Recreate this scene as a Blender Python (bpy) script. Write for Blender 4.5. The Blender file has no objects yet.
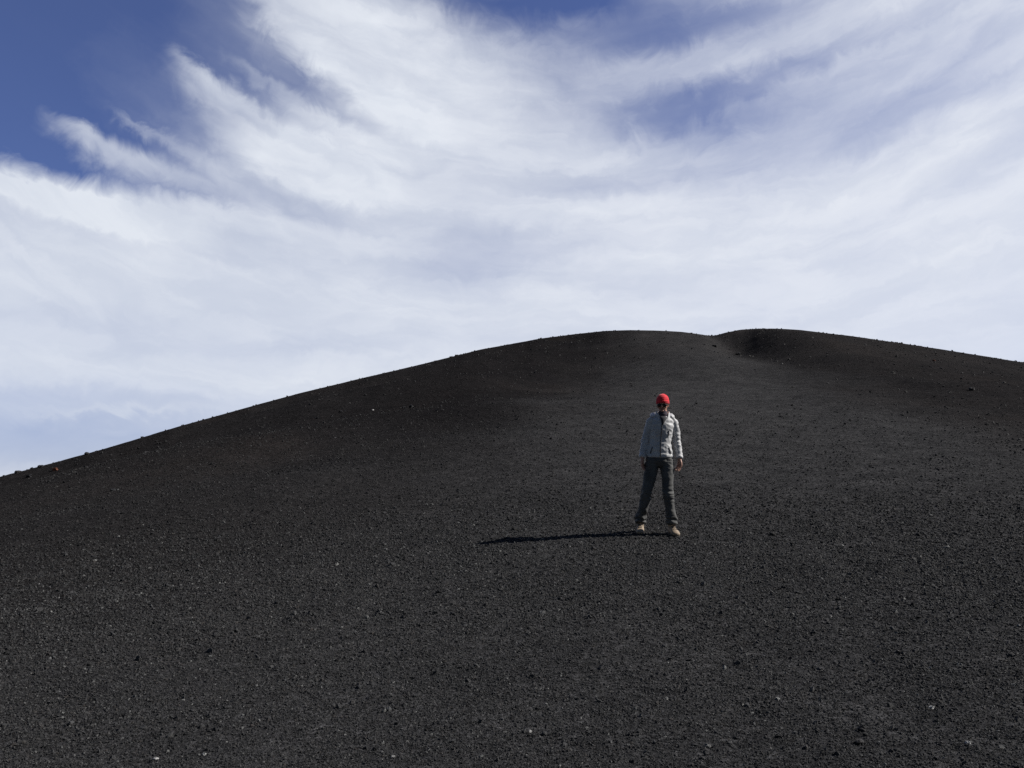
import bpy, bmesh, math, random
import numpy as np
from mathutils import Vector, Matrix, noise as mnoise

random.seed(7)
rng = np.random.default_rng(11)
scene = bpy.context.scene
COL = scene.collection
R = math.radians

# ------------------------------------------------------------------ camera
F_PX, CX, CY = 880.0, 512.0, 384.0
EYE = 1.6
PITCH = R(8.8)
cam_d = bpy.data.cameras.new("camera")
cam = bpy.data.objects.new("camera", cam_d)
COL.objects.link(cam)
cam_d.sensor_width = 36.0
cam_d.lens = 36.0 * F_PX / 1024.0
cam_d.clip_start = 0.05
cam_d.clip_end = 20000
cam.location = (0, 0, EYE)
cam.rotation_euler = (R(90) + PITCH, 0, 0)
scene.camera = cam


def ray(px, py):
    x = (px - CX) / F_PX
    z = -(py - CY) / F_PX
    c, s = math.cos(PITCH), math.sin(PITCH)
    return Vector((x, c - s * z, s + c * z))


def az_el(px, py):
    d = ray(px, py).normalized()
    return math.degrees(math.atan2(d.x, d.y)), math.degrees(math.asin(d.z))


# ------------------------------------------------------------------ light directions
SUN_EL, SUN_AZ = R(38.6), R(84.0)          # azimuth clockwise from +Y
SUN_DIR = Vector((math.sin(SUN_AZ) * math.cos(SUN_EL), math.cos(SUN_AZ) * math.cos(SUN_EL), math.sin(SUN_EL)))

# ------------------------------------------------------------------ numpy noise
_perm = rng.permutation(512)


def vnoise(x, y, seed=0):
    x = np.asarray(x, float); y = np.asarray(y, float)
    xi = np.floor(x).astype(np.int64); yi = np.floor(y).astype(np.int64)
    xf = x - xi; yf = y - yi
    u = xf * xf * xf * (xf * (xf * 6 - 15) + 10); v = yf * yf * yf * (yf * (yf * 6 - 15) + 10)

    def g(ix, iy, fx, fy):
        h = _perm[(_perm[(ix + seed * 37) & 511] + iy) & 511]
        a = h * (2 * math.pi / 512)
        return np.cos(a) * fx + np.sin(a) * fy
    n00 = g(xi, yi, xf, yf); n10 = g(xi + 1, yi, xf - 1, yf)
    n01 = g(xi, yi + 1, xf, yf - 1); n11 = g(xi + 1, yi + 1, xf - 1, yf - 1)
    return (n00 * (1 - u) + n10 * u) * (1 - v) + (n01 * (1 - u) + n11 * u) * v


def fbm(x, y, oct=4, seed=0):
    s = 0; a = 1.0; f = 1.0
    for i in range(oct):
        s = s + a * vnoise(x * f + 17.3 * i, y * f - 9.1 * i, seed + i)
        a *= 0.5; f *= 2.03
    return s


def sstep(a, b, x):
    t = np.clip((np.asarray(x, float) - a) / (b - a), 0, 1)
    return t * t * (3 - 2 * t)


# ------------------------------------------------------------------ terrain height field (world x, y -> z)
SIL = [(-300, 566), (-100, 508), (0, 476.6), (60, 461), (100, 450), (180, 426), (264, 402.7), (300, 393), (360, 378.5),
       (420, 364.5), (480, 349.5), (540, 338.5), (575, 334), (605, 330.8), (630, 330), (660, 330.5), (682, 331.8),
       (700, 334.2), (709, 335.6), (716, 335.4), (725, 332.6), (740, 329.6), (758, 328.5), (776, 328.5), (800, 330),
       (850, 336), (900, 343), (940, 349), (990, 357), (1024, 362.6), (1120, 381), (1300, 425)]
_sd = [ray(*p) for p in SIL]
SIL_AZ = np.array([math.degrees(math.atan2(d.x, d.y)) for d in _sd])
SIL_TAN = np.array([d.z / math.hypot(d.x, d.y) for d in _sd])
AZ_T = np.arange(-80, 80.001, 0.1)
TAN_T = np.interp(AZ_T, SIL_AZ, SIL_TAN)
_k = np.exp(-0.5 * (np.arange(-6, 7) / 1.6) ** 2); _k /= _k.sum()
TAN_T = np.convolve(np.pad(TAN_T, 6, mode="edge"), _k, "valid")
D_T = np.interp(AZ_T, [-60, -32, -20, -12, 0, 6, 12.5, 14.5, 18, 30, 45], [30, 36, 46, 56, 70, 76, 82, 90, 92, 74, 60])


def gsm(v, deg):
    n = int(deg * 30); k = np.exp(-0.5 * (np.arange(-n, n + 1) / (deg * 10)) ** 2); k /= k.sum()
    return np.convolve(np.pad(v, n, mode="edge"), k, "valid")


D_T = gsm(D_T, 2.2)
TAN_S = gsm(TAN_T, 3.0)                # the broad shape of the cone; the finer skyline only shapes the crest
GX, GY = 0.050, 0.0935
HC_T = EYE + D_T * TAN_S
HD_T = np.zeros_like(HC_T)


def gully_x(y):          # plan line of the crease that comes down from the notch
    return np.interp(y, [0, 30, 50, 58, 66, 80, 100], [15.5, 14.2, 14.3, 15.2, 16.4, 18.6, 22.0])


def base_height(x, y, micro=True):
    x = np.asarray(x, float); y = np.asarray(y, float)
    r = np.hypot(x, y) + 1e-9
    az = np.degrees(np.arctan2(x, y))
    D = np.interp(az, AZ_T, D_T); Hc = np.interp(az, AZ_T, HC_T); tn = np.interp(az, AZ_T, TAN_S); hd = np.interp(az, AZ_T, HD_T)
    s0 = GX * x / r + GY * y / r
    t = np.minimum(r / D, 1)
    h = (t**3 - 2 * t**2 + t) * D * s0 + (3 * t**2 - 2 * t**3) * Hc + (t**3 - t**2) * D * tn
    e = np.maximum(r - D, 0)
    eb = (tn + 0.42) / (2 * 0.004)
    e1 = np.minimum(e, eb)
    back = tn * e1 - 0.004 * e1**2 - 0.42 * np.maximum(e - eb, 0)
    h = h + back + hd * sstep(0.55, 1.0, r / D)
    side = GX * x + GY * y - 0.0006 * np.minimum(r, 300) ** 2 - 0.1 * np.maximum(r - 300, 0)
    w = sstep(42, 70, np.abs(az))
    h = h * (1 - w) + side * w
    # right bank of the gully, the hollow left of the central shoulder, gentle folds
    fy = sstep(38, 62, y) * (1 - sstep(100, 130, y))
    u = x - gully_x(y)
    h = h + fy * (1.55 * sstep(-0.2, 4.6, u) - 0.50 * np.exp(-(u / 2.0) ** 2)) * (1 - w)
    ul = (x - (3.2 + 0.075 * (y - 45)))
    h = h - 1.25 * np.exp(-((ul) / 4.2) ** 2) * sstep(28, 45, y) * (1 - sstep(70, 85, y)) * (1 - w)
    far = sstep(5, 40, r)
    h = h + far * 0.22 * fbm(x / 11.0, y / 16.0, 3, 3) + 0.10 * far * fbm(x / 3.1, y / 4.2, 3, 8)
    # worn diagonal benches crossing the left flank
    q = y * 0.86 - x * 0.50
    h = h + far * 0.26 * sstep(3, -6, x - 0.08 * (y - 40)) * np.sin(q * 0.55 + 2.0 * fbm(x / 14, y / 14, 2, 21)) * (1 - w)
    if micro:
        near = 1 - sstep(25, 60, r)
        h = h + (0.016 * fbm(x / 0.62, y / 0.5, 3, 5) + 0.008 * fbm(x / 0.17, y / 0.15, 2, 6)) * near
    # level out on the plain a long way below
    P = -70.0
    return np.where(h < P + 15, P + 15 * np.exp(np.clip((h - P - 15) / 15, -40, 0)), h)


# make the skyline sit where it stands: correct crest heights for the folds added above
for _ in range(4):
    rr = np.linspace(20, 125, 420)[None, :]
    aa = np.radians(AZ_T)[:, None]
    z = base_height(np.sin(aa) * rr, np.cos(aa) * rr, micro=False)
    act = ((z - EYE) / rr).max(axis=1)
    HD_T = HD_T + np.where(np.abs(AZ_T) < 40, D_T * (TAN_T - act), 0)


def H(x, y):
    return float(base_height(np.array([x]), np.array([y]))[0])


def path_mask(x, y):
    c = 4.0 + 0.17 * (y - 10) + 1.2 * fbm(x / 9 + 3, y / 9, 2, 31)
    hw = 7.5 - 0.055 * np.minimum(y, 90)
    d = np.abs(x - c) + 2.2 * fbm(x / 5.0, y / 7.0, 4, 33)
    m = (1 - sstep(hw - 3.5, hw + 3.0, d)) * (1 - 0.45 * sstep(34, 62, y))
    u = x - gully_x(y)
    return m * (1 - sstep(-0.6, 1.2, u + 0.8 * fbm(x / 2, y / 3, 3, 35)) * sstep(36, 48, y))


def clinker_shade_mask(x, y):
    """coarser, blacker clinker: the right bank above the crease; plus painted shade in the hollow and left flank"""
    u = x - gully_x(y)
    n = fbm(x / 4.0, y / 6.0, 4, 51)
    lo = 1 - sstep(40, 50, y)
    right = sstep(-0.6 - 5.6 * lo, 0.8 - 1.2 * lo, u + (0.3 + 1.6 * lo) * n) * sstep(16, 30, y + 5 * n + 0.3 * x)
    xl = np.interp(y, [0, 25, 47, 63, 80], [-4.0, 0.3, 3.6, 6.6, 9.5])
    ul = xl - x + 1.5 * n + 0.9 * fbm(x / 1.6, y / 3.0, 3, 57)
    left = sstep(-3.0, 3.4, ul) * (0.80 - 0.42 * sstep(4, 14, ul)) * sstep(14, 32, y + 4 * n)  # painted shade: hollow and left-facing flank darkened in the ground colour
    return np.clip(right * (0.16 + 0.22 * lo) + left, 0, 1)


def on_ground(px, py, rmax=140):
    d = ray(px, py)
    hn = math.hypot(d.x, d.y)
    rs = np.linspace(2, rmax, 9000)
    xs, ys = d.x / hn * rs, d.y / hn * rs
    below = EYE + d.z / hn * rs <= base_height(xs, ys)
    i = int(np.argmax(below)) if below.any() else int(np.argmax((base_height(xs, ys) - EYE) / rs))
    return Vector((xs[i], ys[i], H(xs[i], ys[i])))


# ------------------------------------------------------------------ material helpers
class NT:
    """small helper to write node maths as expressions"""
    def __init__(self, tree): self.t = tree; self.n = tree.nodes; self.l = tree.links
    def node(self, kind, **kw):
        n = self.n.new(kind)
        for k, v in kw.items(): setattr(n, k, v)
        return n
    def put(self, sock, v):
        if hasattr(v, "is_output"): self.l.new(v, sock)
        elif v is not None: sock.default_value = v
    def m(self, op, a, b=None, c=None, clamp=False):
        n = self.node("ShaderNodeMath", operation=op, use_clamp=clamp)
        self.put(n.inputs[0], a)
        if b is not None: self.put(n.inputs[1], b)
        if c is not None: self.put(n.inputs[2], c)
        return n.outputs[0]
    def add(self, a, b): return self.m("ADD", a, b)
    def sub(self, a, b): return self.m("SUBTRACT", a, b)
    def mul(self, a, b): return self.m("MULTIPLY", a, b)
    def mad(self, a, b, c): return self.m("MULTIPLY_ADD", a, b, c)
    def ss(self, v, a, b, lo=0.0, hi=1.0):
        n = self.node("ShaderNodeMapRange", interpolation_type="SMOOTHSTEP")
        for i, q in enumerate((v, a, b, lo, hi)): self.put(n.inputs[i], q)
        return n.outputs[0]
    def xyz(self, x, y, z=0.0):
        n = self.node("ShaderNodeCombineXYZ")
        for i, q in enumerate((x, y, z)): self.put(n.inputs[i], q)
        return n.outputs[0]
    def noise(self, vec, scale, detail=4, rough=0.5, dist=0.0, out=0):
        n = self.node("ShaderNodeTexNoise")
        if vec is not None: self.l.new(vec, n.inputs["Vector"])
        n.inputs["Scale"].default_value = scale; n.inputs["Detail"].default_value = detail
        n.inputs["Roughness"].default_value = rough; n.inputs["Distortion"].default_value = dist
        return n.outputs[out]
    def ramp(self, v, stops, mode="LINEAR"):
        n = self.node("ShaderNodeValToRGB"); self.put(n.inputs[0], v)
        cr = n.color_ramp; cr.interpolation = mode
        while len(cr.elements) < len(stops): cr.elements.new(0.5)
        for e, (p, c) in zip(cr.elements, stops): e.position = p; e.color = (*c, 1)
        return n.outputs[0]
    def mix(self, f, a, b, blend="MIX"):
        n = self.node("ShaderNodeMix", data_type="RGBA", blend_type=blend)
        self.put(n.inputs[0], f)
        for s, v in ((n.inputs[6], a), (n.inputs[7], b)):
            self.put(s, (*v, 1) if isinstance(v, tuple) and len(v) == 3 else v)
        return n.outputs[2]


def new_mat(name):
    m = bpy.data.materials.new(name); m.use_nodes = True
    t = NT(m.node_tree); b = m.node_tree.nodes["Principled BSDF"]
    return m, t, b


def cloth_mat(name, c1, c2, rough=0.85, scale=60, bump=0.25, sheen=0.0, spec=0.3):
    m, t, b = new_mat(name)
    co = t.node("ShaderNodeTexCoord").outputs["Object"]
    n1 = t.noise(co, 7, 5, 0.6); n2 = t.noise(co, scale, 3, 0.6)
    f = t.add(t.mul(n1, 0.7), t.mul(n2, 0.3))
    b_col = t.ramp(f, [(0.35, c1), (0.65, c2)])
    t.l.new(b_col, b.inputs["Base Color"])
    b.inputs["Roughness"].default_value = rough
    b.inputs["Specular IOR Level"].default_value = spec
    b.inputs["Sheen Weight"].default_value = sheen
    bp = t.node("ShaderNodeBump"); bp.inputs["Strength"].default_value = bump; bp.inputs["Distance"].default_value = 0.004
    t.l.new(n2, bp.inputs["Height"]); t.l.new(bp.outputs[0], b.inputs["Normal"])
    return m


# ground: black volcanic cinders
gm, t, b = new_mat("black_cinder_ground")
co = t.node("ShaderNodeTexCoord").outputs["Object"]
pa = t.node("ShaderNodeAttribute", attribute_name="path").outputs["Fac"]
big = t.noise(co, 0.12, 5, 0.6, 0.4)
mid = t.noise(co, 1.3, 5, 0.65)
fine = t.noise(co, 34, 4, 0.75)
speck = t.noise(co, 95, 2, 0.6)
rough_col = t.ramp(big, [(0.30, (0.0222, 0.0217, 0.0232)), (0.55, (0.0272, 0.0260, 0.0268)), (0.75, (0.0330, 0.0298, 0.0295))])
path_col = t.ramp(mid, [(0.3, (0.0385, 0.0387, 0.0408)), (0.7, (0.0480, 0.0480, 0.0500))])
c = t.mix(pa, rough_col, path_col)
c = t.mix(1.0, c, t.ramp(mid, [(0.25, (0.80, 0.80, 0.80)), (0.75, (1.18, 1.17, 1.16))]), "MULTIPLY")
cl_shade = t.node("ShaderNodeAttribute", attribute_name="clinker").outputs["Fac"]  # clinker on the right bank, painted shade on the left hollow and flank
c = t.mix(cl_shade, c, t.mix(1.0, c, (0.45, 0.44, 0.46), "MULTIPLY"))
grain = t.noise(co, 7.5, 4, 0.75)
c = t.mix(1.0, c, t.ramp(grain, [(0.32, (0.55, 0.55, 0.55)), (0.68, (1.5, 1.48, 1.46))]), "MULTIPLY")
c = t.mix(1.0, c, t.ramp(fine, [(0.32, (0.25, 0.25, 0.25)), (0.5, (0.95, 0.95, 0.95)), (0.70, (2.1, 2.1, 2.1))]), "MULTIPLY")
c = t.mix(t.ss(speck, 0.72, 0.80), c, (0.12, 0.12, 0.12))
t.l.new(c, b.inputs["Base Color"])
b.inputs["Roughness"].default_value = 0.9
b.inputs["Specular IOR Level"].default_value = 0.0
bh = t.add(t.mul(fine, 1.0), t.mul(t.noise(co, 11, 3, 0.6), 1.4))
bp = t.node("ShaderNodeBump"); bp.inputs["Strength"].default_value = 0.8; bp.inputs["Distance"].default_value = 0.03
t.l.new(bh, bp.inputs["Height"]); t.l.new(bp.outputs[0], b.inputs["Normal"])


def stone_mat(name, stops, bump=0.6):
    m, t, b = new_mat(name)
    rnd = t.node("ShaderNodeObjectInfo").outputs["Random"]
    co = t.node("ShaderNodeTexCoord").outputs["Object"]
    n = t.noise(co, 3.0, 4, 0.7)
    col = t.mix(1.0, t.ramp(rnd, stops), t.ramp(n, [(0.3, (0.6, 0.6, 0.6)), (0.7, (1.3, 1.3, 1.3))]), "MULTIPLY")
    t.l.new(col, b.inputs["Base Color"])
    b.inputs["Roughness"].default_value = 0.8; b.inputs["Specular IOR Level"].default_value = 0.35
    bp = t.node("ShaderNodeBump"); bp.inputs["Strength"].default_value = bump; bp.inputs["Distance"].default_value = 0.15
    t.l.new(n, bp.inputs["Height"]); t.l.new(bp.outputs[0], b.inputs["Normal"])
    return m


gravel_m = stone_mat("loose_cinder", [(0.0, (0.024, 0.024, 0.025)), (0.40, (0.046, 0.0455, 0.0465)), (0.80, (0.086, 0.085, 0.086)),
                                      (0.90, (0.060, 0.052, 0.048)), (0.962, (0.105, 0.105, 0.105)), (0.99, (0.20, 0.20, 0.195)), (1.0, (0.30, 0.30, 0.29))])
far_gravel_m = stone_mat("coarse_dark_cinder", [(0.0, (0.020, 0.0195, 0.020)), (0.6, (0.034, 0.033, 0.034)), (0.97, (0.050, 0.047, 0.046)), (1.0, (0.11, 0.11, 0.11))])
dark_rock_m = stone_mat("dark_scoria", [(0, (0.016, 0.016, 0.018)), (1, (0.028, 0.026, 0.027))])
pale_rock_m = stone_mat("pale_grey_pumice", [(0, (0.30, 0.30, 0.29)), (1, (0.42, 0.41, 0.40))])
rust_rock_m = stone_mat("rusty_oxidised_scoria", [(0, (0.14, 0.048, 0.025)), (1, (0.18, 0.065, 0.03))])

# ------------------------------------------------------------------ ground mesh (one polar sheet out to the horizon)
azf = np.arange(-42, 42.001, 0.12)
azb = np.arange(42 + 2, 318 - 1.9, 2.0)
AZ = np.radians(np.concatenate([azf, azb]))
rad = [0.6]
while rad[-1] < 135: rad.append(rad[-1] * 1.0085)
while rad[-1] < 6000: rad.append(rad[-1] * 1.10)
RAD = np.array(rad)
A, RR = np.meshgrid(AZ, RAD)                       # rows = radius
X = np.sin(A) * RR; Y = np.cos(A) * RR
Z = base_height(X, Y)
PM = path_mask(X, Y) * (1 - sstep(100, 140, RR))
nr, na = X.shape
verts = np.stack([X, Y, Z], -1).reshape(-1, 3)
verts = np.vstack([verts, [[0, 0, H(0, 0.01)]]])
i = np.arange(nr - 1)[:, None] * na; j = np.arange(na)[None, :]; j2 = (j + 1) % na
quads = np.stack([i + j, i + j2, i + na + j2, i + na + j], -1).reshape(-1, 4)[:, ::-1]
ctr = nr * na
tris = np.stack([np.arange(na), (np.arange(na) + 1) % na, np.full(na, ctr)], -1)
me = bpy.data.meshes.new("ground")
nq, nt_ = len(quads), len(tris)
me.vertices.add(len(verts)); me.vertices.foreach_set("co", verts.astype(np.float32).ravel())
me.loops.add(nq * 4 + nt_ * 3); me.loops.foreach_set("vertex_index", np.concatenate([quads.ravel(), tris.ravel()]).astype(np.int32))
me.polygons.add(nq + nt_)
me.polygons.foreach_set("loop_start", np.concatenate([np.arange(nq) * 4, nq * 4 + np.arange(nt_) * 3]).astype(np.int32))
me.update(calc_edges=True); me.validate()
if me.polygons[len(me.polygons) // 2].normal.z < 0:
    me.flip_normals()
me.polygons.foreach_set("use_smooth", np.ones(len(me.polygons), bool))
at = me.attributes.new("path", "FLOAT", "POINT")
at.data.foreach_set("value", np.append(PM.ravel(), 1.0).astype(np.float32))
at = me.attributes.new("clinker", "FLOAT", "POINT")  # also carries the shade painted on the left hollow and flank
at.data.foreach_set("value", np.append(clinker_shade_mask(X, Y).ravel(), 0.0).astype(np.float32))
me.materials.append(gm)
ground = bpy.data.objects.new("ground", me); COL.objects.link(ground)
ground["kind"] = "structure"

# ------------------------------------------------------------------ loose gravel (uncountable: one object)
pts, scs = [], []


def scatter(r0, r1, cover, mean, az=40, keep=0.0, far_fade=None):
    """stones whose typical size grows with distance (the small ones far off are left to the ground's own grain)"""
    q = cover / (math.pi * mean * mean)
    n = int(q * math.radians(2 * az) * math.log(r1 / r0))
    r = r0 * (r1 / r0) ** rng.random(n); a = np.radians(rng.uniform(-az, az, n))
    x, y = np.sin(a) * r, np.cos(a) * r
    s = mean * r * np.exp(np.clip(rng.normal(-0.16, 0.42, n), -1.0, 0.62))
    f = 0.80 + 0.5 * fbm(x / 1.1, y / 1.1, 3, 41)           # coarser and finer patches
    pm = path_mask(x, y)
    k = rng.random(n) < np.clip(f, 0.35, 1) * (1 - keep * pm * sstep(9, 22, r))
    if far_fade: k &= rng.random(n) < 1 - sstep(far_fade[0], far_fade[1], r)
    x, y, s = x[k], y[k], np.minimum(s[k], 0.075)
    pts.append(np.stack([x, y, base_height(x, y) + s * 0.05], -1)); scs.append(s)


scatter(2.3, 16, 0.58, 0.00082, far_fade=(7.5, 16))
scatter(7.5, 36, 0.095, 0.00068, keep=0.3, far_fade=(9, 36))
scatter(12, 105, 0.011, 0.00075, keep=0.93)
scatter(2.3, 12, 0.040, 0.0017, far_fade=(6, 12))
P = np.vstack(pts); S = np.concatenate(scs)
gme = bpy.data.meshes.new("cinder_gravel")
gme.vertices.add(len(P)); gme.vertices.foreach_set("co", P.astype(np.float32).ravel())
a = gme.attributes.new("size", "FLOAT_VECTOR", "POINT")
sc3 = S[:, None] * rng.uniform(0.7, 1.3, (len(S), 3)) * np.array([1.0, 1.0, 0.6])
a.data.foreach_set("vector", sc3.astype(np.float32).ravel())
a = gme.attributes.new("turn", "FLOAT_VECTOR", "POINT")
a.data.foreach_set("vector", rng.uniform(-3.14, 3.14, (len(S), 3)).astype(np.float32).ravel())
a = gme.attributes.new("pick", "INT", "POINT")
a.data.foreach_set("value", rng.integers(0, 6, len(S)).astype(np.int32))
far_ = np.hypot(P[:, 0], P[:, 1]) * rng.uniform(0.8, 1.25, len(P)) > 12
for nm, val in (("far", far_), ("near", ~far_)):
    a = gme.attributes.new(nm, "BOOLEAN", "POINT"); a.data.foreach_set("value", val)
gravel = bpy.data.objects.new("cinder_gravel", gme); COL.objects.link(gravel)
gravel["kind"] = "stuff"
gravel["label"] = "loose black volcanic cinders covering the slope"
gravel["category"] = "gravel"
gn = bpy.data.node_groups.new("gravel_scatter", "GeometryNodeTree")
gn.interface.new_socket("Geometry", in_out="INPUT", socket_type="NodeSocketGeometry")
gn.interface.new_socket("Geometry", in_out="OUTPUT", socket_type="NodeSocketGeometry")
N, L = gn.nodes, gn.links
gi = N.new("NodeGroupInput"); go = N.new("NodeGroupOutput")


def attr(name, typ):
    n = N.new("GeometryNodeInputNamedAttribute"); n.data_type = typ; n.inputs["Name"].default_value = name
    return [o for o in n.outputs if o.enabled and o.name == "Attribute"][0]


both = N.new("GeometryNodeJoinGeometry")
for mat_, flag in ((gravel_m, "near"), (far_gravel_m, "far")):
    join = N.new("GeometryNodeJoinGeometry")
    for k in range(6):
        ico = N.new("GeometryNodeMeshIcoSphere"); ico.inputs["Radius"].default_value = 1.0; ico.inputs["Subdivisions"].default_value = 2
        sp = N.new("GeometryNodeSetPosition"); nz = N.new("ShaderNodeTexNoise"); nz.noise_dimensions = "4D"
        nz.inputs["W"].default_value = 3.7 * k; nz.inputs["Scale"].default_value = 1.1; nz.inputs["Detail"].default_value = 2
        vm = N.new("ShaderNodeVectorMath"); vm.operation = "SUBTRACT"; vm.inputs[1].default_value = (0.5, 0.5, 0.5)
        vs = N.new("ShaderNodeVectorMath"); vs.operation = "SCALE"; vs.inputs["Scale"].default_value = 2.2
        L.new(nz.outputs["Color"], vm.inputs[0]); L.new(vm.outputs[0], vs.inputs[0])
        L.new(ico.outputs["Mesh"], sp.inputs["Geometry"]); L.new(vs.outputs[0], sp.inputs["Offset"])
        smn = N.new("GeometryNodeSetMaterial"); smn.inputs["Material"].default_value = mat_
        sh = N.new("GeometryNodeSetShadeSmooth"); sh.inputs["Shade Smooth"].default_value = False
        L.new(sp.outputs[0], sh.inputs["Geometry"]); L.new(sh.outputs[0], smn.inputs["Geometry"])
        g2i = N.new("GeometryNodeGeometryToInstance"); L.new(smn.outputs[0], g2i.inputs[0]); L.new(g2i.outputs[0], join.inputs[0])
    iop = N.new("GeometryNodeInstanceOnPoints")
    iop.inputs["Pick Instance"].default_value = True
    L.new(gi.outputs[0], iop.inputs["Points"]); L.new(join.outputs[0], iop.inputs["Instance"])
    L.new(attr(flag, "BOOLEAN"), iop.inputs["Selection"])
    L.new(attr("pick", "INT"), iop.inputs["Instance Index"])
    L.new(attr("turn", "FLOAT_VECTOR"), iop.inputs["Rotation"])
    L.new(attr("size", "FLOAT_VECTOR"), iop.inputs["Scale"])
    L.new(iop.outputs[0], both.inputs[0])
L.new(both.outputs[0], go.inputs[0])
md = gravel.modifiers.new("scatter", "NODES"); md.node_group = gn


# ------------------------------------------------------------------ single stones one can point at
def rock_mesh(name, seed, size, flat=0.7):
    bm = bmesh.new()
    bmesh.ops.create_icosphere(bm, subdivisions=3, radius=1.0)
    o = Vector((seed * 3.1, seed * 1.7, -seed))
    for v in bm.verts:
        d = v.co.normalized()
        f = 1 + 0.55 * mnoise.noise(d * 1.3 + o) + 0.25 * mnoise.noise(d * 3.1 + o) + 0.10 * mnoise.noise(d * 7 + o)
        v.co = Vector((d.x * 1.15, d.y * 0.95, d.z * flat)) * f * size
    me = bpy.data.meshes.new(name); bm.to_mesh(me); bm.free()
    return me


def rock(name, px, py, size_px, mat, label, cat="rock", seed=1, flat=0.75):
    p = on_ground(px, py)
    s = size_px * p.length / F_PX * 0.5
    o = bpy.data.objects.new(name, rock_mesh(name, seed, s, flat))
    COL.objects.link(o)
    o.location = p + Vector((0, 0, s * flat * 0.35)); o.rotation_euler = (0, 0, seed * 1.3)
    o.data.materials.append(mat); o["label"] = label; o["category"] = cat
    return o


D_, P_, R_ = dark_rock_m, pale_rock_m, rust_rock_m
rock("scoria_rock", 972, 390, 5.0, D_, "black rock standing alone on the right slope below the skyline", seed=1)
rock("scoria_rock", 714, 346.5, 5.5, D_, "low black rock just beneath the notch in the skyline", seed=2, flat=0.4)
rock("scoria_rock", 738.5, 354.5, 5.5, D_, "low black rock beside the crease running down from the notch", seed=3, flat=0.4)
rock("scoria_rock", 17.5, 473, 4.6, D_, "dark rock poking above the skyline closest to the left picture edge", seed=4)
rock("scoria_rock", 41, 467, 3.8, D_, "dark rock poking above the skyline, second from the left edge", seed=5)
rock("scoria_rock", 87, 454.5, 4.0, D_, "small dark bump of rock on the left skyline, uppermost of the three there", seed=6)
rock("scoria_rock", 29, 477, 4.5, D_, "dark rock on the left slope just under the leftmost skyline rocks", seed=7)
rock("scoria_rock", 113, 491, 4.5, D_, "isolated black rock low on the left slope, well under the skyline", seed=8)
rock("scoria_rock", 411, 407.5, 5.0, D_, "larger black rock of the close pair on the upper left slope", seed=9)
rock("scoria_rock", 404, 408.5, 3.5, D_, "smaller black rock of the close pair on the upper left slope", seed=10)
rock("scoria_rock", 341, 412, 4.0, D_, "flat black rock left of the close pair on the upper left slope", seed=11, flat=0.5)
rock("rusty_rock", 55, 470.5, 4.5, R_, "rust red rock on the left slope just below the skyline", seed=12)
rock("rusty_rock", 934, 361, 2.6, R_, "tiny orange rock high on the right slope under the skyline", seed=13)
rock("pale_stone", 373, 410.5, 2.2, P_, "tiny pale stone between dark rocks on the upper left slope", "stone", 14)
rock("pale_stone", 156, 760, 4.0, P_, "pale stone at the bottom left, lowest of the bright ones there", "stone", 15)
rock("pale_stone", 204, 755, 3.6, P_, "pale stone at the bottom left, right of the lowest bright one", "stone", 16)
rock("pale_stone", 393, 758, 3.6, P_, "pale stone left of centre near the bottom edge", "stone", 17)
rock("pale_stone", 530, 732, 3.4, P_, "pale stone near the middle of the foreground gravel", "stone", 18)
rock("pale_stone", 932, 709, 4.0, P_, "pale stone in the right foreground, higher of the two bright ones", "stone", 19)
rock("pale_stone", 968, 744, 4.2, P_, "pale stone in the right foreground, lower of the two bright ones", "stone", 20)
rock("scoria_rock", 862, 731, 7.0, D_, "black clinker in the right foreground, higher of two stacked in depth", seed=21)
rock("scoria_rock", 860, 744, 7.5, D_, "black clinker in the right foreground, nearer of two stacked in depth", seed=22)

# ------------------------------------------------------------------ the person
FOOT = on_ground(660, 533.5)
ROOT = Vector((FOOT.x, FOOT.y, FOOT.z))
person = bpy.data.objects.new("person", None); COL.objects.link(person)
SC = 0.976
person.location = ROOT; person.scale = (SC, SC, SC); person.rotation_euler = (0, R(1.4), 0)
person["label"] = "person in red beanie, sunglasses, silver grey jacket and dark trousers standing on the slope"
person["category"] = "person"


def gz(x, y): return (H(ROOT.x + x * SC, ROOT.y + y * SC) - ROOT.z) / SC + x * math.tan(R(1.4))


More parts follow.
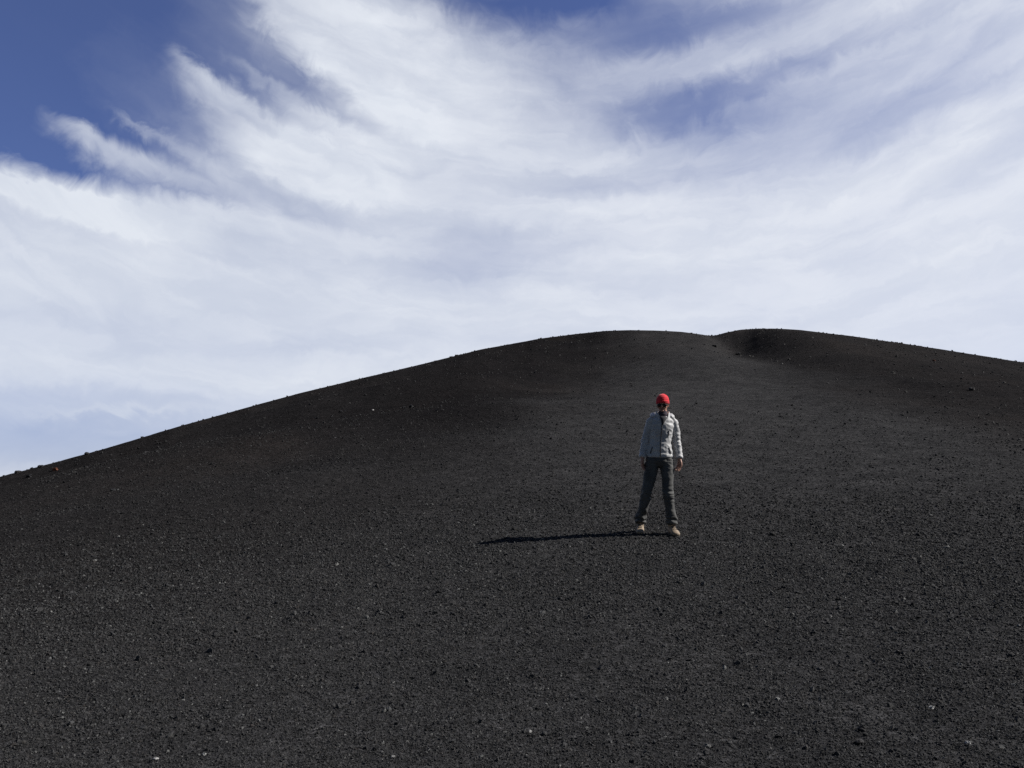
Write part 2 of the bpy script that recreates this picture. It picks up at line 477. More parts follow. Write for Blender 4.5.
class MB:
    def __init__(self): self.v = []; self.f = []
    def tube(self, path, radii, n=20, cap=0.5):
        path = [Vector(p) for p in path]
        rings = []
        for i, p in enumerate(path):
            tan = (path[min(i + 1, len(path) - 1)] - path[max(i - 1, 0)]).normalized()
            ref = Vector((1, 0, 0)) if abs(tan.x) < 0.85 else Vector((0, 0, 1))
            u = (ref - tan * ref.dot(tan)).normalized(); w = tan.cross(u)
            ra, rb = radii[i] if isinstance(radii[i], tuple) else (radii[i], radii[i])
            b = len(self.v)
            for k in range(n):
                a = 2 * math.pi * k / n
                self.v.append(p + u * (ra * math.cos(a)) + w * (rb * math.sin(a)))
            rings.append(b)
        for b0, b1 in zip(rings, rings[1:]):
            for k in range(n):
                k2 = (k + 1) % n
                self.f.append((b0 + k, b0 + k2, b1 + k2, b1 + k))
        for end in (0, -1):
            i = 0 if end == 0 else len(path) - 1
            tan = (path[1] - path[0]).normalized() * -1 if end == 0 else (path[-1] - path[-2]).normalized()
            rm = min(radii[i]) if isinstance(radii[i], tuple) else radii[i]
            c = len(self.v); self.v.append(path[i] + tan * rm * cap)
            b = rings[end]
            for k in range(n):
                k2 = (k + 1) % n
                self.f.append((b + k2, b + k, c) if end == 0 else (b + k, b + k2, c))
        return self
    def ball(self, c, r, n=14, rot=None):
        c = Vector(c); b = len(self.v); m = n // 2 + 2
        self.v.append(Vector((0, 0, -r[2])))
        for i in range(1, m):
            th = -math.pi / 2 + math.pi * i / m
            for k in range(n):
                a = 2 * math.pi * k / n
                self.v.append(Vector((r[0] * math.cos(th) * math.cos(a), r[1] * math.cos(th) * math.sin(a), r[2] * math.sin(th))))
        self.v.append(Vector((0, 0, r[2])))
        for q in range(b, len(self.v)):
            self.v[q] = (rot @ self.v[q] if rot else self.v[q]) + c
        for k in range(n):
            self.f.append((b, b + 1 + (k + 1) % n, b + 1 + k))
            e = b + 1 + (m - 2) * n
            self.f.append((len(self.v) - 1, e + k, e + (k + 1) % n))
        for i in range(m - 2):
            for k in range(n):
                o = b + 1 + i * n; k2 = (k + 1) % n
                self.f.append((o + k, o + k2, o + n + k2, o + n + k))
        return self
    def xform(self, start, M):
        for q in range(start, len(self.v)): self.v[q] = M @ self.v[q]
    def obj(self, name, mat, parent, voxel=None, smooth=2, disp=None, label=None):
        me = bpy.data.meshes.new(name)
        me.from_pydata([tuple(v) for v in self.v], [], self.f); me.update()
        bm = bmesh.new(); bm.from_mesh(me); bmesh.ops.recalc_face_normals(bm, faces=bm.faces); bm.to_mesh(me); bm.free()
        o = bpy.data.objects.new(name, me); COL.objects.link(o)
        if voxel:
            r = o.modifiers.new("r", "REMESH"); r.mode = "VOXEL"; r.voxel_size = voxel
            s = o.modifiers.new("s", "SMOOTH"); s.iterations = smooth; s.factor = 0.5
            dg = bpy.context.evaluated_depsgraph_get()
            m2 = bpy.data.meshes.new_from_object(o.evaluated_get(dg))
            o.modifiers.clear(); o.data = m2; bpy.data.meshes.remove(me); m2.name = name; me = m2
        if disp:
            ns = [v.normal.copy() for v in me.vertices]
            for v, nn in zip(me.vertices, ns): v.co = v.co + nn * disp(v.co)
            me.update()
        for p in me.polygons: p.use_smooth = True
        me.materials.clear(); me.materials.append(mat)
        o.parent = parent
        if label: o["label"] = label
        return o


skin_m = cloth_mat("skin", (0.50, 0.27, 0.20), (0.62, 0.36, 0.27), rough=0.5, scale=200, bump=0.05, spec=0.4)
jacket_m = cloth_mat("silver_grey_jacket_fabric", (0.46, 0.458, 0.465), (0.66, 0.658, 0.665), rough=0.55, scale=110, bump=0.2, spec=0.4)
trouser_m = cloth_mat("dark_olive_trouser_fabric", (0.058, 0.058, 0.057), (0.140, 0.140, 0.137), rough=0.8, scale=120, bump=0.25)
red_m = cloth_mat("red_knit", (0.80, 0.030, 0.048), (0.93, 0.055, 0.075), rough=0.9, scale=150, bump=0.5, sheen=0.2)
boot_m = cloth_mat("tan_boot_leather", (0.27, 0.205, 0.145), (0.42, 0.33, 0.24), rough=0.7, scale=90, bump=0.3)
sole_m = cloth_mat("dark_boot_sole", (0.02, 0.02, 0.02), (0.05, 0.045, 0.04), rough=0.9)
gaiter_m = cloth_mat("dark_purple_grey_knit", (0.055, 0.045, 0.06), (0.09, 0.075, 0.095), rough=0.95)
lining_m = cloth_mat("dark_jacket_lining", (0.03, 0.03, 0.036), (0.05, 0.05, 0.058), rough=0.8)
lens_m, _t, _b = new_mat("black_lens"); _b.inputs["Base Color"].default_value = (0.006, 0.006, 0.008, 1)
_n = _t.noise(_t.node("ShaderNodeTexCoord").outputs["Object"], 30, 2); _t.l.new(_t.ss(_n, 0.2, 0.8, 0.04, 0.12), _b.inputs["Roughness"])
frame_m = cloth_mat("black_plastic", (0.008, 0.008, 0.008), (0.015, 0.015, 0.015), rough=0.35, bump=0.02)
lip_m = cloth_mat("lip_skin", (0.38, 0.13, 0.12), (0.46, 0.17, 0.15), rough=0.45, bump=0.05)
zip_m = cloth_mat("dark_zip_tape", (0.05, 0.05, 0.058), (0.10, 0.10, 0.11), rough=0.5)

# joints (x right in picture, y away from camera, z up)
AL = Vector((-0.224, 0.09, 0.105)); AL.z += gz(AL.x, AL.y)
AR = Vector((0.131, -0.07, 0.105)); AR.z += gz(AR.x, AR.y)
HEAD_M = Matrix.Translation((0.036, 0.0, 1.470)) @ Matrix.Rotation(R(-16), 4, "Z") @ Matrix.Rotation(R(7), 4, "X") @ Matrix.Diagonal((0.91, 0.93, 0.95, 1.0))
legL = [(-0.088, 0, 0.88), (-0.120, -0.015, 0.70), (-0.158, -0.035, 0.54), (-0.172, -0.035, 0.47), (-0.197, 0.01, 0.30), tuple(AL + Vector((0, 0, 0.03))), tuple(AL - Vector((0, 0, 0.03)))]
legR = [(0.082, 0, 0.88), (0.085, -0.045, 0.70), (0.081, -0.090, 0.54), (0.081, -0.100, 0.47), (0.106, -0.075, 0.30), tuple(AR + Vector((0, 0, 0.03))), tuple(AR - Vector((0, 0, 0.03)))]
armL = [(-0.085, 0.01, 1.375), (-0.118, 0.015, 1.338), (-0.150, 0.02, 1.22), (-0.174, 0.03, 1.12), (-0.208, 0.00, 1.0), (-0.220, -0.030, 0.915)]
armR = [(0.142, 0.01, 1.380), (0.176, 0.015, 1.340), (0.201, 0.025, 1.22), (0.214, 0.035, 1.12), (0.231, 0.00, 1.0), (0.233, -0.035, 0.912)]

# --- body: one continuous skin
bd = MB()
bd.tube([(-0.005, 0, 0.84), (-0.005, 0, 0.94), (0.003, 0, 1.08), (0.018, 0, 1.22), (0.03, 0, 1.33), (0.036, 0.005, 1.39), (0.036, 0.008, 1.42), (0.036, 0.004, 1.50)],
        [(0.115, 0.085), (0.130, 0.092), (0.108, 0.085), (0.115, 0.095), (0.122, 0.09), (0.10, 0.07), (0.058, 0.055), (0.050, 0.055)])
for leg in (legL, legR): bd.tube(leg, [0.068, 0.060, 0.046, 0.042, 0.042, 0.033, 0.032])
for arm in (armL, armR): bd.tube(arm, [0.038, 0.040, 0.035, 0.031, 0.030, (0.023, 0.028)])
for A_, dx in ((AL, -0.25), (AR, 0.22)):
    bd.tube([A_ + Vector((0, 0.03, -0.068)), A_ + Vector((dx * 0.06, -0.06, -0.080)), A_ + Vector((dx * 0.13, -0.125, -0.088))], [0.026, (0.032, 0.022), (0.030, 0.014)])
# head in its own frame: chin at z = 0, facing -Y
h0 = len(bd.v)
bd.tube([(0, -0.045, 0.0), (0, -0.036, 0.018), (0, -0.018, 0.05), (0, -0.006, 0.085), (0, 0.004, 0.12), (0, 0.010, 0.155), (0, 0.012, 0.185), (0, 0.012, 0.208)],
        [(0.020, 0.018), (0.040, 0.038), (0.057, 0.068), (0.067, 0.086), (0.073, 0.094), (0.073, 0.094), (0.062, 0.080), (0.040, 0.052)])
bd.tube([(0, -0.084, 0.112), (0, -0.096, 0.092), (0, -0.106, 0.076), (0, -0.094, 0.068)], [(0.008, 0.008), (0.010, 0.010), (0.014, 0.011), (0.011, 0.007)], n=10)
bd.ball((0, -0.072, 0.020), (0.020, 0.016, 0.015))
for s in (-1, 1):
    bd.ball((s * 0.074, 0.012, 0.092), (0.008, 0.018, 0.031), rot=Matrix.Rotation(R(12), 3, "X"))
    bd.ball((s * 0.042, -0.062, 0.072), (0.022, 0.018, 0.018))
bd.xform(h0, HEAD_M)


def hand(W, side):
    """wrist at W, fingers hanging, palm towards the thigh, thumb in front (-Y)"""
    h0 = len(bd.v)
    inn = -side                                        # towards the thigh
    bd.tube([(0, 0, 0.02), (0, 0, -0.01), (inn * 0.002, -0.003, -0.05), (inn * 0.004, -0.002, -0.088)],
            [(0.021, 0.026), (0.019, 0.029), (0.017, 0.038), (0.014, 0.040)], n=16)
    for k, (yy, ln) in enumerate(((-0.032, 0.070), (-0.011, 0.078), (0.011, 0.073), (0.031, 0.057))):
        spread = 0.10 * (k - 1.5)
        p0 = Vector((inn * 0.004, yy, -0.075)); q = [p0]
        for seg, ang in ((0.022, 8), (ln * 0.46, 20 + 4 * k), (ln * 0.32, 42 + 5 * k), (ln * 0.26, 58 + 5 * k)):
            q.append(q[-1] + Vector((inn * math.sin(R(ang)), spread * 0.5, -math.cos(R(ang)))) * seg)
        bd.tube(q, [0.0092, 0.0092, 0.0086, 0.0080, 0.0068], n=10, cap=0.8)
    q = [Vector((inn * 0.004, -0.022, -0.022)), Vector((inn * 0.010, -0.045, -0.050)), Vector((inn * 0.014, -0.056, -0.080)), Vector((inn * 0.020, -0.058, -0.105))]
    bd.tube(q, [0.014, 0.0125, 0.0105, 0.0085], n=10, cap=0.8)
    bd.xform(h0, Matrix.Translation(W) @ Matrix.Rotation(R(8), 4, "X") @ Matrix.Rotation(R(side * 28), 4, "Z"))


hand(Vector(armL[-1]) + Vector((0, 0, -0.004)), -1)
hand(Vector(armR[-1]) + Vector((0, 0, -0.004)), 1)
body = bd.obj("body", skin_m, person, voxel=0.0032, smooth=2)
lp = MB(); lp.tube([(-0.022, -0.074, 0.0435), (0, -0.084, 0.0445), (0.022, -0.074, 0.0435)], [(0.002, 0.002), (0.006, 0.0065), (0.002, 0.002)], n=10)
lp.xform(0, HEAD_M); lp.obj("lips", lip_m, body)


# --- clothes
def wr(p, sx, sz, seed): return mnoise.noise(Vector((p.x * sx + seed, p.y * sx, p.z * sz)))


def trouser_fold(p):
    d = 0.007 * wr(p, 10, 7, 2.0)
    k = math.exp(-((p.z - 0.47) / 0.09) ** 2) + 1.5 * math.exp(-((p.z - 0.16) / 0.08) ** 2) + 0.6 * math.exp(-((p.z - 0.84) / 0.08) ** 2)
    d += 0.016 * k * (1 - 2 * abs(wr(p, 9, 26, 7.0)))
    return d + 0.004 * wr(p, 24, 24, 3.0)


tr = MB()
tr.tube([(-0.004, 0, 0.80), (-0.005, 0, 0.86), (-0.005, 0, 0.93), (-0.003, 0, 1.02)], [(0.09, 0.08), (0.158, 0.115), (0.166, 0.112), (0.150, 0.10)], cap=0.2)
for leg in (legL, legR):
    tr.tube(leg[:5] + [tuple(Vector(leg[5]) + Vector((0, 0, 0.045))), tuple(Vector(leg[6]) + Vector((0, 0, 0.048)))], [(0.087, 0.096), (0.079, 0.085), (0.062, 0.067), (0.057, 0.063), (0.056, 0.062), (0.056, 0.068), (0.061, 0.075)], cap=0.1)
trousers = tr.obj("trousers", trouser_m, person, voxel=0.0065, smooth=3, disp=trouser_fold)
bl = MB(); bl.tube([(-0.005, 0, 0.955), (-0.005, 0, 0.985)], [(0.170, 0.116), (0.168, 0.114)], n=32, cap=0.02)
for cpx in (-0.115, 0.105):   # slash pockets on the trousers
    pk = MB(); pk.tube([(cpx * 1.10, -0.078, 0.87), (cpx * 1.22, -0.052, 0.80)], [0.006, 0.006], n=8); pk.obj("pocket", zip_m, trousers)


def jacket_fold(p):
    torso = 1 if abs(p.x - 0.02) < 0.17 else 0
    d = 0.006 * wr(p, 8, 11, 1.0) + 0.0055 * (1 - 2 * abs(wr(p, 13, 20, 5.0))) - 0.003 + 0.003 * wr(p, 30, 34, 6.0)
    q = (p.z - 0.9) / 0.062 + 0.25 * wr(p, 5, 3, 9.0)
    d += (0.0016 if torso else 0.0010) * (abs(math.sin(math.pi * q)) ** 0.6 - 0.6)
    if p.z < 0.945 and torso: d += 0.004
    k = math.exp(-((p.z - 1.12) / 0.06) ** 2) * (0 if torso else 1)
    return d + 0.007 * k * (1 - 2 * abs(wr(p, 10, 30, 4.0)))


jk = MB()
jk.tube([(-0.005, 0, 0.912), (-0.005, 0, 0.93), (-0.004, 0, 1.0), (0.004, 0, 1.10), (0.014, 0, 1.20), (0.026, 0, 1.30), (0.033, 0.003, 1.365), (0.036, 0.008, 1.405), (0.036, 0.010, 1.43)],
        [(0.164, 0.119), (0.169, 0.122), (0.160, 0.119), (0.134, 0.108), (0.139, 0.116), (0.146, 0.117), (0.138, 0.100), (0.100, 0.080), (0.066, 0.066)], n=28, cap=0.1)
jk.tube(armL, [0.054, 0.056, 0.050, 0.044, 0.040, 0.036], cap=0.15)
jk.tube(armR, [0.054, 0.056, 0.050, 0.044, 0.040, 0.036], cap=0.15)
jacket = jk.obj("jacket", jacket_m, person, voxel=0.006, smooth=3, disp=jacket_fold)

for arm in (armL, armR):   # elastic cuffs
    e = Vector(arm[-1]); d = (Vector(arm[-1]) - Vector(arm[-2])).normalized()
    cf = MB(); cf.tube([e - d * 0.022, e, e + d * 0.012], [0.043, 0.042, 0.036], n=20, cap=0.1); cf.obj("cuff", jacket_m, jacket)
# zipper follows the front of the jacket
zp = MB()
zpts = [(-0.002, -0.127, 0.915), (0.0, -0.126, 1.0), (0.006, -0.116, 1.10), (0.012, -0.123, 1.20), (0.018, -0.124, 1.30), (0.020, -0.117, 1.345)]
zp.tube([Vector(p) + Vector((-0.012, 0, 0)) for p in zpts], [(0.006, 0.007)] * 6, n=10); zp.obj("zipper", zip_m, jacket)
for sx, z0, z1, x0, x1 in ((1, 1.235, 1.165, 0.095, 0.085), (1, 1.03, 0.955, 0.095, 0.122), (-1, 1.03, 0.955, -0.105, -0.132)):
    def fy(x, z):
        cxx = np.interp(z, [0.912, 1.0, 1.1, 1.2, 1.3], [-0.005, -0.004, 0.004, 0.014, 0.026]); rx = np.interp(z, [0.912, 1.0, 1.1, 1.2, 1.3], [0.172, 0.160, 0.134, 0.139, 0.146])
        ry = np.interp(z, [0.912, 1.0, 1.1, 1.2, 1.3], [0.123, 0.119, 0.108, 0.116, 0.117])
        return -ry * math.sqrt(max(0.02, 1 - ((x - cxx) / rx) ** 2)) - 0.003
    pk = MB(); pk.tube([(x0 + (x1 - x0) * k / 4, fy(x0 + (x1 - x0) * k / 4, z0 + (z1 - z0) * k / 4), z0 + (z1 - z0) * k / 4) for k in range(5)], [(0.006, 0.006)] * 5, n=8)
    pk.obj("pocket", zip_m, jacket)

# neck gaiter, open collar, hood lying on the shoulders
gt = MB(); gt.tube([(0.035, -0.006, 1.36), (0.035, -0.010, 1.41), (0.033, -0.006, 1.45), (0.031, -0.004, 1.478)], [(0.078, 0.085), (0.064, 0.070), (0.060, 0.066), (0.056, 0.062)], n=24, cap=0.05)
gt.obj("neck_gaiter", gaiter_m, person, voxel=0.005, smooth=2, disp=lambda p: 0.004 * wr(p, 14, 40, 2.2))


def strip(rows, thick):
    """closed thick sheet from a grid of points (rows x cols)"""
    mb = MB(); nr_, nc = len(rows), len(rows[0])
    ctr = Vector((0.035, 0.0, 0))
    for layer in (0, 1):
        for row in rows:
            for p in row:
                d = Vector((p.x - ctr.x, p.y - ctr.y, 0)).normalized()
                mb.v.append(p - d * thick * layer)
    o = nr_ * nc
    for i in range(nr_ - 1):
        for k in range(nc - 1):
            q = (i * nc + k, i * nc + k + 1, (i + 1) * nc + k + 1, (i + 1) * nc + k)
            mb.f.append(q); mb.f.append(tuple(o + x for x in q[::-1]))
    edge = [i * nc for i in range(nr_)] + [(nr_ - 1) * nc + k for k in range(1, nc)] + [i * nc + nc - 1 for i in range(nr_ - 2, -1, -1)] + [k for k in range(nc - 2, 0, -1)]
    for x, y in zip(edge, edge[1:] + edge[:1]): mb.f.append((x, y, o + y, o + x))
    return mb


rows = []
for i in range(7):
    f = i / 6
    gap = R(9 + 40 * f)                    # the V widens upwards
    row = []
    for k in range(41):
        a = -math.pi / 2 + gap + (2 * math.pi - 2 * gap) * k / 40
        rx, ry = 0.105 - 0.02 * f, 0.108 - 0.028 * f
        front = max(0, -math.sin(a))
        row.append(Vector((0.035 + rx * math.cos(a), 0.002 + ry * math.sin(a), 1.342 + 0.034 * (1 - front) + f * (0.108 - 0.015 * front))))
    rows.append(row)
collar = strip(rows, 0.010).obj("collar", jacket_m, jacket, voxel=0.0045, smooth=2)
hd = MB()
hp, hr = [], []
for k in range(19):
    a = R(-38 + 256 * k / 18)
    w = math.sin(math.pi * k / 18)
    hp.append((0.034 + 0.118 * math.cos(a), 0.035 + 0.105 * math.sin(a), 1.425 + 0.022 * w - 0.018 * (1 - w)))
    hr.append((0.022 + 0.026 * w, 0.020 + 0.024 * w))
hd.tube(hp, hr, n=16)
hd.tube([(0.034, 0.145, 1.44), (0.034, 0.165, 1.36), (0.034, 0.15, 1.27)], [(0.09, 0.04), (0.11, 0.045), (0.06, 0.03)], n=18)
hd.obj("hood", jacket_m, jacket, voxel=0.006, smooth=3, disp=lambda p: 0.008 * wr(p, 16, 18, 3.3))

vl = MB(); vl.tube([(0.012, -0.120, 1.300), (0.016, -0.121, 1.335), (0.024, -0.104, 1.372), (0.030, -0.082, 1.400)], [(0.006, 0.012), (0.018, 0.014), (0.034, 0.016), (0.046, 0.018)], n=16, cap=0.3)
vl.obj("lining", lining_m, jacket)
# beanie
bn = MB()
bn.tube([(0, 0.004, 0.118), (0, 0.008, 0.135), (0, 0.010, 0.160), (0, 0.013, 0.190), (0, 0.016, 0.215), (0, 0.018, 0.234)],
        [(0.083, 0.104), (0.085, 0.106), (0.085, 0.106), (0.076, 0.095), (0.056, 0.072), (0.026, 0.034)], n=28, cap=0.25)
bn.xform(0, HEAD_M)
beanie = bn.obj("beanie", red_m, person, voxel=0.004, smooth=3, disp=lambda p: 0.003 * wr(p, 26, 10, 8.0) + 0.0012 * math.sin(math.atan2(p.y - 0.01, p.x - 0.03) * 44))
cf = MB(); cf.tube([(0, 0.003, 0.104), (0, 0.004, 0.108), (0, 0.006, 0.138), (0, 0.007, 0.142)], [(0.078, 0.098), (0.086, 0.107), (0.089, 0.110), (0.082, 0.102)], n=60, cap=0.02)
cf.xform(0, HEAD_M)
cf.obj("cuff", red_m, beanie, voxel=0.004, smooth=1, disp=lambda p: 0.0015 * math.sin(math.atan2(p.y - 0.0, p.x - 0.03) * 44))

# sunglasses
sg = MB()
sg.tube([(-0.066, -0.070, 0.101), (-0.035, -0.094, 0.103), (0, -0.101, 0.101), (0.035, -0.094, 0.103), (0.066, -0.070, 0.101)], [0.0042] * 5, n=8)
for s in (-1, 1):
    q = [(s * (0.037 + 0.027 * math.cos(a)), -0.094 + 0.020 * max(0, math.cos(a)) + 0.004 * math.cos(a) ** 2, 0.090 + 0.019 * math.sin(a)) for a in [2 * math.pi * k / 16 for k in range(17)]]
    sg.tube(q, [0.0028] * 17, n=6)
sg.xform(0, HEAD_M); glasses = sg.obj("sunglasses", frame_m, person)
for s in (-1, 1):
    ln = MB(); ln.ball((s * 0.038, -0.084, 0.090), (0.027, 0.011, 0.019), n=20, rot=Matrix.Rotation(R(s * 22), 3, "Z")); ln.xform(0, HEAD_M); ln.obj("lens", lens_m, glasses)
    tp = MB(); tp.tube([(s * 0.066, -0.070, 0.101), (s * 0.079, -0.03, 0.101), (s * 0.083, 0.015, 0.100), (s * 0.080, 0.045, 0.088)], [0.003] * 4, n=8); tp.xform(0, HEAD_M); tp.obj("temple", frame_m, glasses)

# boots
for A_, yaw in ((AL, -10), (AR, 9)):
    slope = math.atan2(gz(A_.x, A_.y + 0.1) - gz(A_.x, A_.y - 0.1), 0.2)
    g0 = gz(A_.x, A_.y - 0.03)
    M = Matrix.Translation((A_.x, A_.y, g0 - 0.014)) @ Matrix.Rotation(R(yaw), 4, "Z") @ Matrix.Rotation(slope, 4, "X")
    bt = MB()
    bt.tube([(0, 0.075, 0.055), (0, 0.04, 0.062), (0, -0.03, 0.066), (0, -0.09, 0.055), (0, -0.14, 0.046), (0, -0.172, 0.040)],
            [(0.034, 0.035), (0.042, 0.045), (0.044, 0.046), (0.050, 0.038), (0.050, 0.031), (0.036, 0.022)], n=20)
    bt.tube([(0, 0.02, 0.05), (0, 0.022, 0.10), (0, 0.028, 0.16), (0, 0.03, 0.185)], [(0.044, 0.055), (0.043, 0.054), (0.045, 0.056), (0.047, 0.058)], n=20, cap=0.1)
    bt.xform(0, M)
    boot = bt.obj("boot", boot_m, person, voxel=0.005, smooth=3, disp=lambda p: 0.003 * wr(p, 22, 22, 1.4))
    so = MB(); prof = [(0.105, 0.030), (0.08, 0.042), (0.03, 0.045), (-0.03, 0.043), (-0.09, 0.053), (-0.14, 0.052), (-0.175, 0.038), (-0.188, 0.016)]
    out = [Vector((x, y, 0)) for y, x in prof] + [Vector((-x, y, 0)) for y, x in prof[::-1]]
    n_ = len(out); so.v += [v.copy() for v in out] + [v + Vector((0, 0, 0.030)) for v in out]
    so.f += [tuple(range(n_)), tuple(range(n_, 2 * n_))] + [(k, (k + 1) % n_, n_ + (k + 1) % n_, n_ + k) for k in range(n_)]
    so.xform(0, M); so.obj("sole", sole_m, boot)
    for k in range(5):
        yy = -0.095 + 0.022 * k; zz = 0.094 + 0.0135 * k
        lc = MB(); lc.tube([(-0.026, yy + 0.006, zz - 0.008), (0, yy, zz + 0.006), (0.026, yy - 0.002, zz - 0.008)], [0.0032] * 3, n=6); lc.xform(0, M); lc.obj("lace", lining_m, boot)

# ------------------------------------------------------------------ sun + sky with high cirrus
sun_d = bpy.data.lights.new("sun", "SUN"); sun_d.energy = 5.0; sun_d.angle = R(0.53); sun_d.color = (1.0, 0.965, 0.91)
sun = bpy.data.objects.new("sun", sun_d); COL.objects.link(sun)
sun.rotation_euler = (-SUN_DIR).to_track_quat("-Z", "Y").to_euler(); sun.location = SUN_DIR * 60

w = bpy.data.worlds.new("World"); scene.world = w; w.use_nodes = True
t = NT(w.node_tree); bg = w.node_tree.nodes["Background"]
sky = t.node("ShaderNodeTexSky", sky_type="NISHITA"); sky.sun_disc = False
sky.sun_elevation = SUN_EL; sky.sun_rotation = SUN_AZ; sky.altitude = 0; sky.air_density = 1.0; sky.dust_density = 0.0; sky.ozone_density = 10.0
SKY_STRENGTH = 0.085
gen = t.node("ShaderNodeTexCoord").outputs["Generated"]
sp = t.node("ShaderNodeSeparateXYZ"); t.l.new(gen, sp.inputs[0])
x, y, z = sp.outputs
az = t.mul(t.m("ARCTAN2", x, y), 57.29578)
el = t.mul(t.m("ARCSINE", z), 57.29578)
# cirrus streamlines sag in the middle: t = el - k (az - 4)^2
bend = t.mul(t.mul(t.m("POWER", t.m("ABSOLUTE", t.sub(az, 4.0)), 2.0), 0.0060), t.ss(el, 4.0, 26.0))
tt = t.sub(el, bend)
pos = t.xyz(t.mul(az, 0.05), t.mul(tt, 0.16), 0.0)
wv = t.noise(pos, 1.3, 5, 0.55, 0.0, out=1)                 # colour output = warp vector
sw = t.node("ShaderNodeSeparateXYZ"); t.l.new(wv, sw.inputs[0])
wx = t.mul(t.sub(sw.outputs[0], 0.5), 4.2); wy = t.mul(t.sub(sw.outputs[1], 0.5), 2.4)
curl = t.noise(t.xyz(t.mul(az, 0.5), t.mul(el, 0.5)), 0.9, 6, 0.60, 0.8, out=1)   # small curls at the tips
sc_ = t.node("ShaderNodeSeparateXYZ"); t.l.new(curl, sc_.inputs[0])
wx = t.add(wx, t.mul(t.sub(sc_.outputs[0], 0.5), 2.3)); wy = t.add(wy, t.mul(t.sub(sc_.outputs[1], 0.5), 2.1))
pu = t.add(az, wx); pv = t.add(el, wy)


def gauss(px, py, lx, ly, deg, u=None, v=None):
    """soft elongated patch: centre and half sizes given as picture pixels, converted to sky angles"""
    a0, e0 = az_el(px, py)
    k = math.degrees(1 / F_PX)
    c, s = math.cos(R(deg)), math.sin(R(deg))
    du = t.sub(u or pu, a0); dv = t.sub(v or pv, e0)
    a = t.mul(t.mad(du, c, t.mul(dv, s)), 1 / (lx * k)); b_ = t.mul(t.mad(du, -s, t.mul(dv, c)), 1 / (ly * k))
    q = t.add(t.mul(a, a), t.mul(b_, b_))
    return t.m("EXPONENT", t.mul(q, -1.0))


def plume(px, py, deg, length, top, tail):
    """streak with a crisp upper edge and a tip at px,py, running down to the right and fading below"""
    a0, e0 = az_el(px, py); k = math.degrees(1 / F_PX)
    c, s = math.cos(R(deg)), math.sin(R(deg))
    du = t.sub(pu, a0); dv = t.sub(pv, e0)
    a = t.mad(du, c, t.mul(dv, s)); b_ = t.mad(du, -s, t.mul(dv, c))
    b_ = t.m("DIVIDE", b_, t.ss(a, -10 * k, 100 * k, 0.48, 1.0))
    f = t.mul(t.ss(a, -14 * k, 40 * k), t.ss(a, length * k, length * k * 0.55))
    return t.mul(f, t.mul(t.ss(b_, top * k, -top * k), t.ss(b_, -tail * k, -tail * k * 0.15)))


cov = None


def acc(v, wgt):
    global cov
    cov = t.mul(v, wgt) if cov is None else t.mad(v, wgt, cov)


# clear blue upper left: a union of soft patches cut out of the cloud sheet
for a_ in ((20, 25, 190, 95, -4, 1.5), (-20, 95, 110, 42, -8, 0.9), (185, 20, 90, 50, -30, 1.10), (285, 66, 80, 26, -38, 0.50),
           (110, 135, 95, 28, -16, 0.90), (215, 92, 80, 24, -24, 0.55), (150, 168, 120, 13, -12, 0.62), (60, 176, 90, 8, -12, 0.32)):
    acc(gauss(*a_[:5]), a_[5])
hole = t.ss(cov, -0.05, 1.25)
cov = t.mul(t.sub(1.0, hole), 0.875)
for a_ in ((570, 0, 160, 46, -6, 0.90), (460, 2, 90, 20, -18, 0.30), (650, 112, 120, 26, -3, 0.44), (800, 72, 115, 19, 12, 0.33), (340, 105, 90, 13, -26, 0.26),
           (700, 36, 180, 20, 8, 0.34), (770, 110, 230, 45, 6, 0.21), (500, 255, 120, 24, 6, 0.26), (40, 445, 190, 36, 4, 0.52), (890, 118, 110, 26, 12, 0.32),
           (620, 183, 120, 15, 3, 0.22), (230, 345, 170, 13, 3, 0.12), (80, 318, 140, 13, 4, 0.12), (270, 200, 150, 16, -6, 0.26), (60, 395, 130, 11, 3, 0.15), (120, 235, 120, 10, -6, 0.14)):
    acc(gauss(*a_[:5]), -a_[5])
cov = t.m("MAXIMUM", cov, 0.0)
PL = [  # tip x, y, slope, length, edge softness, tail, weight
    (172, 42, -25, 280, 12, 70, 0.58), (222, 46, -24, 200, 7, 30, 0.20),
    (54, 106, -14, 280, 11, 52, 0.60), (118, 98, -22, 150, 6, 22, 0.25),
    (-90, 114, -11, 290, 11, 48, 0.64), (238, -20, -27, 300, 16, 70, 0.25)]
for p in PL: acc(plume(*p[:6]), p[6])
acc(gauss(250, 48, 70, 40, -35), 0.16); acc(gauss(200, 120, 110, 34, -20), 0.12)
cov = t.m("MINIMUM", cov, 0.95)
acc(gauss(120, 412, 60, 4, 3), 0.16); acc(gauss(250, 385, 120, 12, 8), 0.12); acc(gauss(880, 50, 170, 8, 14), 0.16); acc(gauss(450, 90, 120, 40, -20), 0.10)
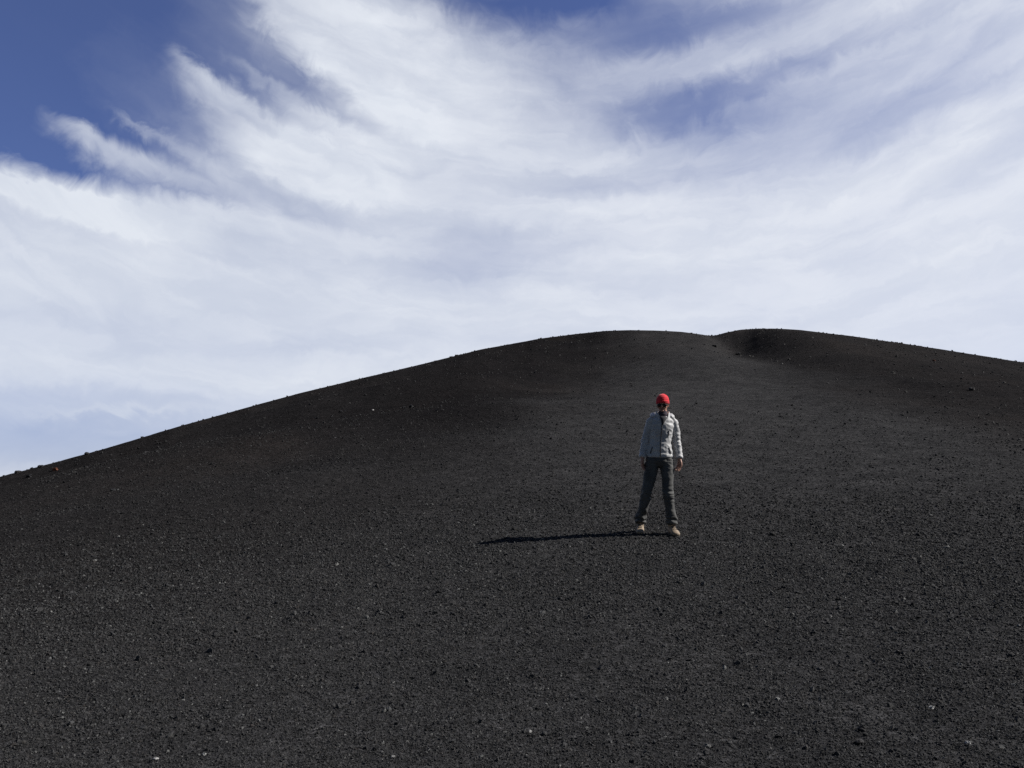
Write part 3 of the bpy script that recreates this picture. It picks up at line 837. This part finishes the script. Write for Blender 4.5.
# fibres
f1 = t.noise(t.xyz(t.mul(az, 0.050), t.mul(tt, 0.24), 2.0), 1.0, 7, 0.55, 0.35)
f2 = t.noise(t.xyz(t.mul(pu, 0.14), t.mul(t.add(tt, t.mul(wy, 0.6)), 0.62), 5.0), 1.0, 7, 0.58, 0.5)
f3 = t.noise(t.xyz(t.mul(pu, 0.10), t.mul(pv, 0.13), 9.0), 1.0, 5, 0.55, 0.3)
fib = t.add(t.add(t.mul(t.sub(f1, 0.5), 0.55), t.mul(t.sub(f2, 0.5), 0.24)), t.mul(t.sub(f3, 0.5), 0.45))
amp = t.ss(el, 8.0, 26.0, 0.30, 0.95)
cov = t.mad(fib, t.mul(amp, t.ss(cov, 0.0, 0.5, 0.16, 1.0)), cov)
cov = t.m("ADD", cov, 0.0, clamp=True)
# the cirrus sheet covers only this quarter of the sky
win = t.mul(t.ss(t.m("ABSOLUTE", az), 52.0, 36.0), t.ss(el, 52.0, 38.0))
haze = t.mul(t.ss(el, 14.0, 1.0), 0.25)
cov = t.mul(t.m("MAXIMUM", cov, 0.02), win)
bright = t.ss(t.add(az, t.mul(f1, 14)), -22.0, 30.0)
ccol = t.mix(bright, (0.755, 0.798, 0.872), (0.800, 0.835, 0.905))
ccol = t.mix(t.ss(f2, 0.35, 0.65), t.mix(1.0, ccol, (0.92, 0.93, 0.95), "MULTIPLY"), ccol)
front = t.ss(t.m("ABSOLUTE", az), 75.0, 45.0)          # deepest blue faces the hill, the sky behind the viewer is duller
tint = t.mix(front, (0.040, 0.0305, 0.0245), (SKY_STRENGTH * 1.20, SKY_STRENGTH * 0.91, SKY_STRENGTH * 1.06))
skyc = t.mix(1.0, sky.outputs[0], tint, "MULTIPLY")
final = t.mix(cov, skyc, ccol)
inv = 1 / 0.1
sc_f = t.node("ShaderNodeVectorMath", operation="SCALE"); t.l.new(final, sc_f.inputs[0]); sc_f.inputs["Scale"].default_value = inv
t.l.new(sc_f.outputs[0], bg.inputs["Color"])
bg.inputs["Strength"].default_value = 0.1
w.cycles.sampling_method = "MANUAL"; w.cycles.sample_map_resolution = 512

# ------------------------------------------------------------------ render look
vs_ = scene.view_settings
scene.display_settings.display_device = "sRGB"
vs_.view_transform = "Standard"; vs_.look = "None"; vs_.exposure = 0; vs_.gamma = 1; vs_.use_curve_mapping = False
scene.render.engine = "CYCLES"
scene.cycles.use_denoising = False
scene.cycles.max_bounces = 4
